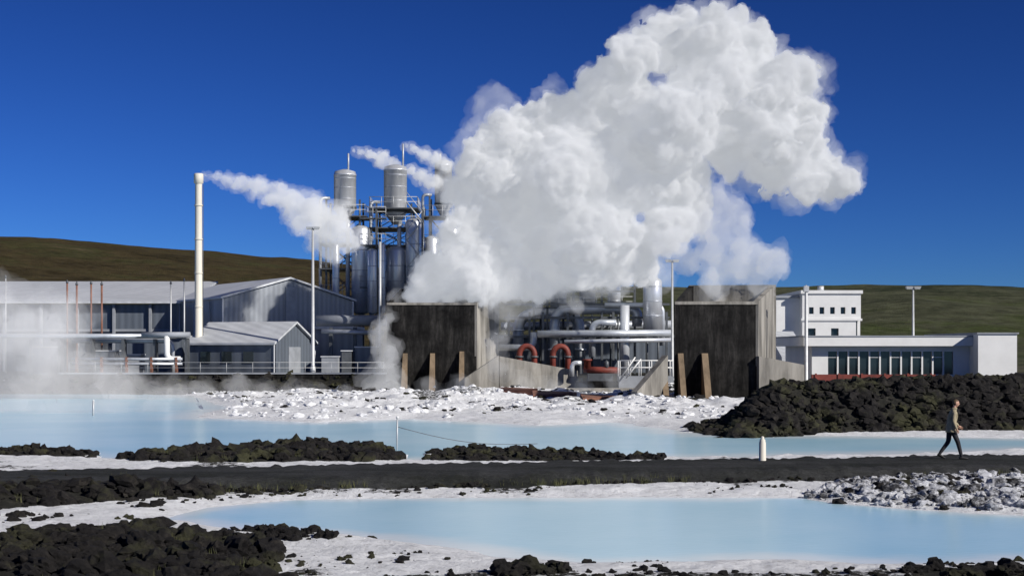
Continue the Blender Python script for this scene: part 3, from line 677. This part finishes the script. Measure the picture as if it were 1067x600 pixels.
# ------------------------------------------------------------ lamps and poles
def lamp(b,top,d,z0,double=True,r=.11):
    w=MB(); x=X(b,d); zt=Z(top,d)
    w.lathe(x,d,[(r*1.6,z0),(r*1.6,z0+.9),(r*1.1,z0+1),(r*.6,zt)],m_galv,n=14)
    for s in ((-1,1) if double else (1,)):
        w.tube([(x,d,zt-.15),(x+s*.3,d,zt+.02),(x+s*.38,d,zt+.02)],.04,m_galv,n=6)
        w.hexa([(x+s*.3-.22,d-.16,zt-.06),(x+s*.3+.22,d-.16,zt-.06),(x+s*.3+.22,d+.16,zt-.06),(x+s*.3-.22,d+.16,zt-.06)],[(x+s*.3-.28,d-.2,zt+.12),(x+s*.3+.28,d-.2,zt+.12),(x+s*.3+.28,d+.2,zt+.12),(x+s*.3-.28,d+.2,zt+.12)],m_galv)
        w.box(x+s*.3-.2,x+s*.3+.2,d-.14,d+.14,zt-.1,zt-.062,m_lens)
    w.obj('street_lamp')
lamp(326,238,118.5,1.3,r=.15); lamp(700.5,272,118,.3,True,.12); lamp(951.5,300,108,1.3,True,.11)
w=MB(); x=X(840,91); w.lathe(x,91,[(.2,-.1),(.2,.5),(.13,.6),(.1,Z(298,91)),(.02,Z(297,91))],m_galv,n=12); w.box(x-.16,x+.16,90.85,91.15,Z(304,91),Z(298,91),m_galv); w.obj('service_pole')
w=MB(); x=X(396,124); w.tube([(x,124,1.4),(x,124,Z(252,124))],.12,m_galv,n=8); w.obj('service_pole')
w=MB(); bx,by=G(794.5,489,.1); 
w.lathe(bx,by,[(.13,.0),(.13,.08),(.108,.1),(.10,.90),(.085,.92),(.085,.98),(.05,1.0),(.05,1.06),(.02,1.08)],m_cream,n=20)
w.obj('marker_bollard')
for b_,ea,eb in ((413.5,433,466),(97,416,431)):
    w=MB(); x,y=G(b_,eb,.1); hgt=(eb-ea)/F*y; w.tube([(x,y,-.2),(x+.02,y,hgt)],.03 if y<70 else .06,m_galv,n=6); w.lathe(x+.02,y,[(.045,hgt),(.045,hgt+.08)],m_white,n=8); w.obj('lagoon_marker_stake')
w=MB(); a=G(413.5,466,.1); b=G(560,462,.1)
pts=[]
for i in range(15):
    t=i/14; pts.append((a[0]+(b[0]-a[0])*t,a[1]+(b[1]-a[1])*t,.85*(1-t)+.1*t-.25*math.sin(math.pi*t)))
w.tube(pts,.012,m_dsteel,n=5); w.obj('rope')
print('struct',time.time()-T0)

# ------------------------------------------------------------ walking man
def skin_obj(name,verts,edges,rad,root,sub=2):
    me=bpy.data.meshes.new(name); me.from_pydata(verts,edges,[]); o=bpy.data.objects.new(name,me); link(o)
    o.modifiers.new('Skin','SKIN'); 
    sv=me.skin_vertices[0].data
    for i,r in enumerate(rad): sv[i].radius=r if hasattr(r,'__len__') else (r,r); sv[i].use_root=(i==root)
    ms=o.modifiers.new('Sub','SUBSURF'); ms.levels=sub; ms.render_levels=sub
    dg=bpy.context.evaluated_depsgraph_get(); me2=bpy.data.meshes.new_from_object(o.evaluated_get(dg)); me2.name=name
    bpy.data.objects.remove(o); o=bpy.data.objects.new(name,me2); link(o)
    me2.polygons.foreach_set('use_smooth',[True]*len(me2.polygons)); return o
m_skin=M('skin',(.50,.29,.20),.5,var=.12,scale=8,bmp=0)
m_jack=M('beige_jacket',(.40,.34,.22),.85,var=.35,scale=7,bmp=.5)
m_trou=M('dark_trousers',(.025,.025,.03),.85,var=.3,scale=8,bmp=.4)
m_hair=M('brown_hair',(.13,.085,.045),.7,var=.4,scale=30,bmp=.5)
m_shoe=M('dark_shoe',(.02,.018,.016),.5,var=.3,scale=10)
m_eye=M('eye',(.03,.03,.03),.2,bmp=0)
mx,my=G(991,478,.38)
man=empty('walking_man',(mx,my,.375))
V=[(0,0,.95),(.01,0,1.08),(.045,0,1.25),(.07,0,1.38),(.085,0,1.47),(.105,0,1.54),(.125,0,1.62),
   (.01,-.09,.88),(.17,-.10,.52),(.27,-.10,.12),(.29,-.10,.06),(.41,-.10,.05),
   (-.01,.09,.88),(-.05,.10,.51),(-.29,.10,.19),(-.32,.10,.12),(-.22,.10,.045),
   (.065,-.165,1.40),(.0,-.215,1.14),(.09,-.22,.93),(.10,-.22,.90),
   (.065,.165,1.40),(.11,.215,1.14),(.26,.20,1.0),(.285,.20,.98)]
Ed=[(0,1),(1,2),(2,3),(3,4),(4,5),(5,6),(0,7),(7,8),(8,9),(9,10),(10,11),(0,12),(12,13),(13,14),(14,15),(15,16),(3,17),(17,18),(18,19),(19,20),(3,21),(21,22),(22,23),(23,24)]
R=[(.13,.15),(.12,.145),(.13,.17),(.11,.15),(.06,.065),(.052,.052),(.05,.05),
   (.10,.09),(.073,.073),(.052,.052),(.04,.04),(.032,.035),(.10,.09),(.073,.073),(.052,.052),(.04,.04),(.032,.035),
   (.068,.068),(.055,.055),(.043,.043),(.03,.03),(.068,.068),(.055,.055),(.043,.043),(.03,.03)]
body=skin_obj('body',V,Ed,R,0)
for m in (m_jack,m_trou,m_skin,m_shoe): body.data.materials.append(m)
for p in body.data.polygons:
    c=p.center; k=0
    arm=abs(c.y)>.155 and c.z>.85
    if c.z>1.49 and abs(c.y)<.09: k=2
    elif arm: k=0
    elif c.z<.88: k=1
    p.material_index=k
body.parent=man
w=MB()
n=24
def ring(cx,cy,z,rx,ry): return [(cx+rx*math.cos(2*math.pi*j/n),cy+ry*math.sin(2*math.pi*j/n),z) for j in range(n)]
def loft(w,rings,m):
    b=len(w.v); k=w.mi(m)
    for r in rings: w.v+=r
    for i in range(len(rings)-1):
        for j in range(n): w.f.append((b+i*n+j,b+i*n+(j+1)%n,b+(i+1)*n+(j+1)%n,b+(i+1)*n+j)); w.m.append(k); w.s.append(True)
loft(w,[ring(-.005,0,.80,.150,.180),ring(-.003,0,.80,.160,.190),ring(0,0,.86,.155,.185),ring(.005,0,.95,.150,.178),ring(.015,0,1.08,.135,.168),ring(.045,0,1.20,.12,.15)],m_jack)
loft(w,[ring(.075,0,1.44,.09,.10),ring(.09,0,1.49,.072,.075),ring(.10,0,1.535,.075,.075),ring(.095,0,1.49,.085,.09)],m_jack)
w.obj('jacket_hem_and_collar',man)
bm=bmesh.new(); bmesh.ops.create_icosphere(bm,subdivisions=4,radius=1)
for q_ in bm.verts:
    x,y,z=q_.co; nx_,ny_,nz_=x*.098,y*.076,z*.118
    if z<0: ny_*=1+.22*z; nx_*= (1+.12*z) if x>0 else (1+.3*z)
    if x>0:
        nx_+= .026*math.exp(-((y/.16)**2+((z+.12)/.2)**2))
        nx_-= .012*(math.exp(-(((abs(y)-.38)/.2)**2+((z-.08)/.14)**2)))
        nx_+= .008*math.exp(-((y/.3)**2+((z+.47)/.1)**2)); nx_+=.012*math.exp(-((y/.3)**2+((z+.85)/.2)**2))
    q_.co=(nx_,ny_,nz_)
me=bpy.data.meshes.new('head'); bm.to_mesh(me); bm.free(); me.polygons.foreach_set('use_smooth',[True]*len(me.polygons))
me.materials.append(m_skin); me.materials.append(m_hair)
for p in me.polygons:
    c=p.center
    if (c.z>.055 and c.x<.06) or (c.z>.08) or (c.x<-.02 and c.z>-.055): p.material_index=1
hd=bpy.data.objects.new('head',me); link(hd); hd.parent=man; hd.location=(.14,0,1.66); hd.rotation_euler=(0,.1,-.05)
bm=bmesh.new()
for s in (-1,1):
    bmesh.ops.create_uvsphere(bm,u_segments=10,v_segments=8,radius=.012,matrix=Matrix.Translation((.084,s*.03,.008)))
me=bpy.data.meshes.new('eyes'); bm.to_mesh(me); bm.free(); me.materials.append(m_eye); o=bpy.data.objects.new('eyes',me); link(o); o.parent=hd
bm=bmesh.new()
for s in (-1,1):
    bmesh.ops.create_uvsphere(bm,u_segments=12,v_segments=8,radius=1,matrix=Matrix.Translation((-.005,s*.074,-.005))@Matrix.Diagonal((.018,.009,.03,1)))
bmesh.ops.create_uvsphere(bm,u_segments=12,v_segments=8,radius=1,matrix=Matrix.Translation((.088,0,-.056))@Matrix.Diagonal((.01,.024,.006,1)))
me=bpy.data.meshes.new('ears_and_mouth'); bm.to_mesh(me); bm.free(); me.materials.append(m_skin); o=bpy.data.objects.new('ears_and_mouth',me); link(o); o.parent=hd
def hand(p,dr,side,name):
    p=Vector(p);dr=Vector(dr).normalized(); lat=Vector((0,1,0)).cross(dr).normalized(); inw=Vector((0,-side,0))
    V=[p,p+dr*.045,p+dr*.085];E=[(0,1),(1,2)];R=[(.022,.022),(.033,.018),(.034,.016)]
    for k,(o,l) in enumerate(((-.03,.055),(-.01,.07),(.01,.075),(.03,.066))):
        a=p+dr*.07+lat*o*.8; i=len(V); V+=[a,p+dr*.1+lat*o,p+dr*(.1+l*.5)+lat*o+inw*.012,p+dr*(.1+l*.9)+lat*o+inw*.035]; E+=[(1,i),(i,i+1),(i+1,i+2),(i+2,i+3)]; R+=[(.01,.01),(.0095,.0095),(.0085,.0085),(.0075,.0075)]
    i=len(V); V+=[p+dr*.03+lat*.035,p+dr*.06+lat*.055+inw*.015,p+dr*.09+lat*.06+inw*.028];E+=[(0,i),(i,i+1),(i+1,i+2)];R+=[(.013,.013),(.011,.011),(.009,.009)]
    o=skin_obj(name,[tuple(q) for q in V],E,R,1,1); o.data.materials.append(m_skin); o.parent=man
hand((.10,-.22,.92),(.35,0,-1),-1,'left_hand'); hand((.275,.20,.99),(.8,0,-.6),1,'right_hand')
w=MB()
for (x,y,z,pit) in ((.27,-.10,.0,.06),(-.33,.10,.075,-.38)):
    c,s=math.cos(pit),math.sin(pit); rr=[]
    for (lx,hw,h) in ((-.065,.01,.05),(-.06,.03,.075),(-.045,.042,.10),(.03,.045,.095),(.10,.052,.065),(.17,.05,.05),(.21,.033,.035),(.215,.01,.02)):
        r=[]
        for j in range(n):
            a=2*math.pi*j/n; yy=hw*math.cos(a); zz_=h/2+h/2*math.sin(a); 
            r.append((x+lx*c-zz_*s,y+yy,z+lx*s+zz_*c))
        rr.append(r)
    loft(w,rr,m_shoe)
w.obj('shoes',man)

# ------------------------------------------------------------ steam
def mat_hom(name,dens,glow=.4,col=(.90,.94,1),g=-.3):
    m=bpy.data.materials.new(name); m.use_nodes=True; nt=m.node_tree; nt.nodes.clear()
    out=N(nt,'ShaderNodeOutputMaterial')
    sc=N(nt,'ShaderNodeVolumeScatter'); sc.inputs['Color'].default_value=(1,1,1,1); sc.inputs['Density'].default_value=dens; sc.inputs['Anisotropy'].default_value=g
    em=N(nt,'ShaderNodeEmission'); em.inputs[0].default_value=(*col,1); em.inputs[1].default_value=dens*glow  # even emission stands in for light scattered many times inside the steam
    ad=N(nt,'ShaderNodeAddShader'); nt.links.new(sc.outputs[0],ad.inputs[0]); nt.links.new(em.outputs[0],ad.inputs[1]); nt.links.new(ad.outputs[0],out.inputs['Volume'])
    return m
bm=bmesh.new(); bmesh.ops.create_icosphere(bm,subdivisions=2,radius=1); ICO=(np.array([q.co[:] for q in bm.verts]),np.array([[q.index for q in g.verts] for g in bm.faces])); bm.free()
TC=[0]
def puffs(name,sph,mat,voxel,disp,parent=None,hard=False):
    V=[];Fc=[]
    for i,(x,y,z,r) in enumerate(sph): V.append(ICO[0]*r+np.array([x,y,z])); Fc.append(ICO[1]+i*len(ICO[0]))
    o=np_mesh(name,np.concatenate(V),np.concatenate(Fc),[mat],True,parent=parent)
    rm=o.modifiers.new('Remesh','REMESH'); rm.mode='VOXEL'; rm.voxel_size=voxel; rm.use_smooth_shade=True
    for k,(s,st) in enumerate(disp):
        TC[0]+=1
        t=bpy.data.textures.new('clouds%d'%TC[0],'CLOUDS'); t.noise_scale=s; t.noise_depth=4
        t.noise_type='HARD_NOISE' if hard else 'SOFT_NOISE'
        dm=o.modifiers.new('D%d'%k,'DISPLACE'); dm.texture=t; dm.strength=st; dm.mid_level=.3 if hard else .5; dm.texture_coords='GLOBAL'
    return o
def rd():
    v=np.random.normal(size=3); return v/np.linalg.norm(v)
def grow(big,n1=9,n2=5,f1=(.3,.62),f2=(.3,.6)):
    out=[]
    for (x,y,z,r) in big:
        c=np.array([x,y,z]); out.append((x,y,z,r*.86))
        for _ in range(n1):
            d=rd(); r1=r*random.uniform(*f1); c1=c+d*(r*1.0-r1*.72); out.append((*c1,r1))
            for _ in range(n2):
                d2=rd(); 
                if d2@d<-.1: d2=-d2
                r2=r1*random.uniform(*f2); c2=c1+d2*(r1*1.02-r2*.6); out.append((*c2,r2))
    return out
def site(l,d,dz=.35):
    o=[]
    for (b,e,r) in l:
        dd=d+random.uniform(-dz,dz)*r/F*d*2; o.append((X(b,dd),dd,Z(e,dd),r/F*dd))
    return o
def fat(sp,k,a=0.,mn_=0.): return [(x,y,z,r*k+a) for x,y,z,r in sp if r>mn_]
main=[(428,306,9),(442,300,17),(462,290,26),(492,286,30),(520,284,34),(545,292,22),(478,252,24),(500,238,34),(495,205,30),(525,190,38),(498,165,22),(525,150,28),(550,140,30),(575,118,27),(560,215,50),(600,180,52),(605,125,32),(570,268,36),(620,240,44),(605,280,24),(640,275,24),(665,272,22),(655,185,50),(635,100,36),(660,115,38),(658,66,30),(648,50,18),(690,40,30),(735,42,32),(775,55,34),(815,85,30),(838,118,26),(740,95,46),(700,130,48),(700,190,40),(715,225,26),(690,240,28),(655,260,20),(790,125,42),(828,155,32),(858,180,25),(882,190,15),(845,195,17),(805,180,26),(762,150,28),(715,22,18),(765,28,16),(842,75,14)]
e=empty('steam_plume'); sp=grow(site(main,123,.5),10,6)
core=[(x,y,z,r*(.78 if X(488,y)>x else .93)) for x,y,z,r in sp]
puffs('dense_core',core,mat_hom('dense_steam',1.7,.25),.145,[(3,1.8),(1.2,1.2),(.4,.5)],e)
puffs('inner_vapour',fat(sp,1.0,.05,.3),mat_hom('inner_vapour',.5,.31),.25,[(3,2.3),(1.2,1.6),(.6,.7)],e)
puffs('outer_vapour',fat(sp,1.07,.45,.8),mat_hom('outer_vapour',.12,.33),.35,[(3.4,3.6),(1.3,2.0),(.6,.8)],e)
# vapour hanging over the basin edge and the pipework
e=empty('steam_plume'); w4=[(412,312,9),(432,314,10),(455,312,12),(482,310,12),(510,312,14),(535,306,18),(562,300,18),(592,298,17),(622,296,16),(650,294,15),(530,328,13),(522,348,11),(556,322,12),(690,285,16),(600,318,10)]
s4_=grow(site(w4,121.5,.2),7,3); puffs('vapour',fat(s4_,.85),mat_hom('basin_vapour',.16,.28),.28,[(1.8,1.6),(.7,.9)],e); puffs('outer_vapour',fat(s4_,1.25),mat_hom('basin_vapour_outer',.07,.28),.35,[(2.4,2.2),(.7,.9)],e)
e=empty('steam_plume'); w2=[(738,292,14),(760,285,22),(785,280,23),(803,274,18),(812,284,12),(775,262,18),(745,265,18),(740,238,22),(765,228,22),(750,207,20),(720,272,14),(700,252,20),(790,302,12),(750,302,12),(770,245,16)]
s2_=grow(site(w2,95),8,4)
puffs('vapour',fat(s2_,.85),mat_hom('thin_vapour',.40,.28),.28,[(2,1.7),(.8,1.2)],e)
puffs('outer_vapour',fat(s2_,1.15),mat_hom('thin_vapour_outer',.12,.28),.35,[(2.6,2.6),(1,1.4)],e)
e=empty('steam_plume'); w3=[(505,110,14),(515,95,12),(525,108,14),(495,128,10),(855,75,14),(862,95,10),(890,170,9)]
s3_=grow(site(w3,124),8,4); puffs('vapour',s3_,mat_hom('faint_vapour',.10,.28),.35,[(1.6,1.8),(.7,1.0)],e); puffs('outer_vapour',fat(s3_,1.2,.2),mat_hom('faint_vapour_outer',.05,.28),.4,[(2.3,2.2),(.7,.9)],e)
cpl=[(214,182,4),(225,184,6),(238,188,8),(252,192,10),(268,196,13),(285,204,15),(302,210,18),(320,218,21),(338,230,23),(354,244,20),(332,250,16),(312,234,13),(345,262,14)]
e=empty('steam_plume'); sc=grow(site(cpl,125),9,5)
puffs('dense_core',[(a,b,c,r*.74) for a,b,c,r in sc],mat_hom('chimney_steam',.6,.29),.16,[(.9,1.1),(.35,.5)],e)
puffs('vapour_edge',fat(sc,1.12,.12),mat_hom('chimney_vapour',.2,.31),.2,[(1.4,1.9),(.5,.8)],e)
for l in ([(368,157,3),(376,158,5),(386,161,7),(397,166,8.5),(408,172,7.5)],[(423,153,3),(432,156,6),(442,161,7.5),(454,166,8.5),(464,172,8.5)],[(428,178,7),(440,184,9),(452,190,10)]):
    e=empty('steam_plume'); sc=grow(site(l,147),8,4); puffs('dense_core',[(a,b,c,r*.85) for a,b,c,r in sc],mat_hom('vent_steam',1.0,.31),.13,[(.7,.7),(.3,.4)],e)
    puffs('vapour_edge',fat(sc,1.18,.14),mat_hom('vent_vapour',.28,.31),.2,[(.9,1.3)],e)
def mist(l,d,dens,glow=.3,dz=.6,ds=3.,k=(.8,1.25)):
    e=empty('lagoon_mist'); g=grow(site(l,d,dz),7,3)
    puffs('vapour',fat(g,k[0]),mat_hom('mist',dens,glow),.4,[(ds,ds*.9),(ds*.35,ds*.55)],e)
    puffs('vapour_outer',fat(g,k[1]),mat_hom('mist_outer',dens*.5,glow),.5,[(ds*1.3,ds*1.4),(ds*.4,ds*.7)],e)
mist([(-60,385,60),(-10,376,56),(30,378,52),(60,392,44),(95,402,36),(130,410,28),(40,342,38),(68,326,24),(-20,330,42),(165,414,22)],104,.085,.26,k=(.85,1.45))
mist([(-40,436,36),(10,428,32),(60,428,30),(110,426,25),(160,424,20),(205,422,17),(245,422,13),(285,424,10)],82,.065,.27,ds=2.4,k=(.8,1.45))
mist([(396,410,16),(398,390,18),(404,368,16),(398,348,13),(384,404,13),(414,406,13),(404,330,10)],115,.22,.28,ds=1.2,k=(.75,1.3))
mist([(606,432,12),(610,414,13),(604,400,10),(620,424,9),(590,428,9)],98,.20,.28,ds=1.2,k=(.75,1.3))
mist([(185,412,18),(215,410,17),(245,408,16),(275,410,15),(305,410,15),(335,412,13),(360,412,12),(445,404,12),(480,405,13),(520,385,14),(513,360,13),(545,400,13),(575,404,12),(640,400,12)],109,.11,.27,ds=1.8,k=(.8,1.4))
print('steam',time.time()-T0)

# ------------------------------------------------------------ light, sky, camera
sv=Vector((.71,-.53,.50)).normalized()
L=bpy.data.lights.new('sun','SUN'); L.energy=5.0; L.angle=math.radians(.5); L.color=(1,.955,.89)
lo=bpy.data.objects.new('sun',L); lo.rotation_euler=sv.to_track_quat('Z','Y').to_euler(); lo.location=(30,-20,60); link(lo)
W=bpy.data.worlds.new('World'); S.world=W; W.use_nodes=True; nt=W.node_tree; bg=nt.nodes['Background']
sk=N(nt,'ShaderNodeTexSky',sky_type='NISHITA'); sk.sun_disc=False; sk.sun_elevation=math.asin(sv.z); sk.sun_rotation=math.atan2(sv.x,sv.y)
sk.altitude=2500; sk.air_density=1.0; sk.dust_density=0.0; sk.ozone_density=5
K=.07
m1=N(nt,'ShaderNodeVectorMath',operation='SCALE'); m1.inputs['Scale'].default_value=K
gm=N(nt,'ShaderNodeGamma'); gm.inputs[1].default_value=1.55
m2=N(nt,'ShaderNodeVectorMath',operation='MULTIPLY'); m2.inputs[1].default_value=(.52/K,.84/K,1.38/K)
nt.links.new(sk.outputs[0],m1.inputs[0]); nt.links.new(m1.outputs[0],gm.inputs[0]); nt.links.new(gm.outputs[0],m2.inputs[0]); nt.links.new(m2.outputs[0],bg.inputs[0]); bg.inputs[1].default_value=K
c=bpy.data.cameras.new('camera'); c.sensor_width=36; c.lens=36*F/1067; c.shift_y=65/1067; c.clip_end=20000; c.clip_start=.5
co=bpy.data.objects.new('camera',c); co.location=(0,0,H); co.rotation_euler=(math.radians(90),0,0); link(co); S.camera=co
S.view_settings.view_transform='Standard'; S.view_settings.look='None'; S.view_settings.exposure=0; S.view_settings.gamma=1
print('done',time.time()-T0)
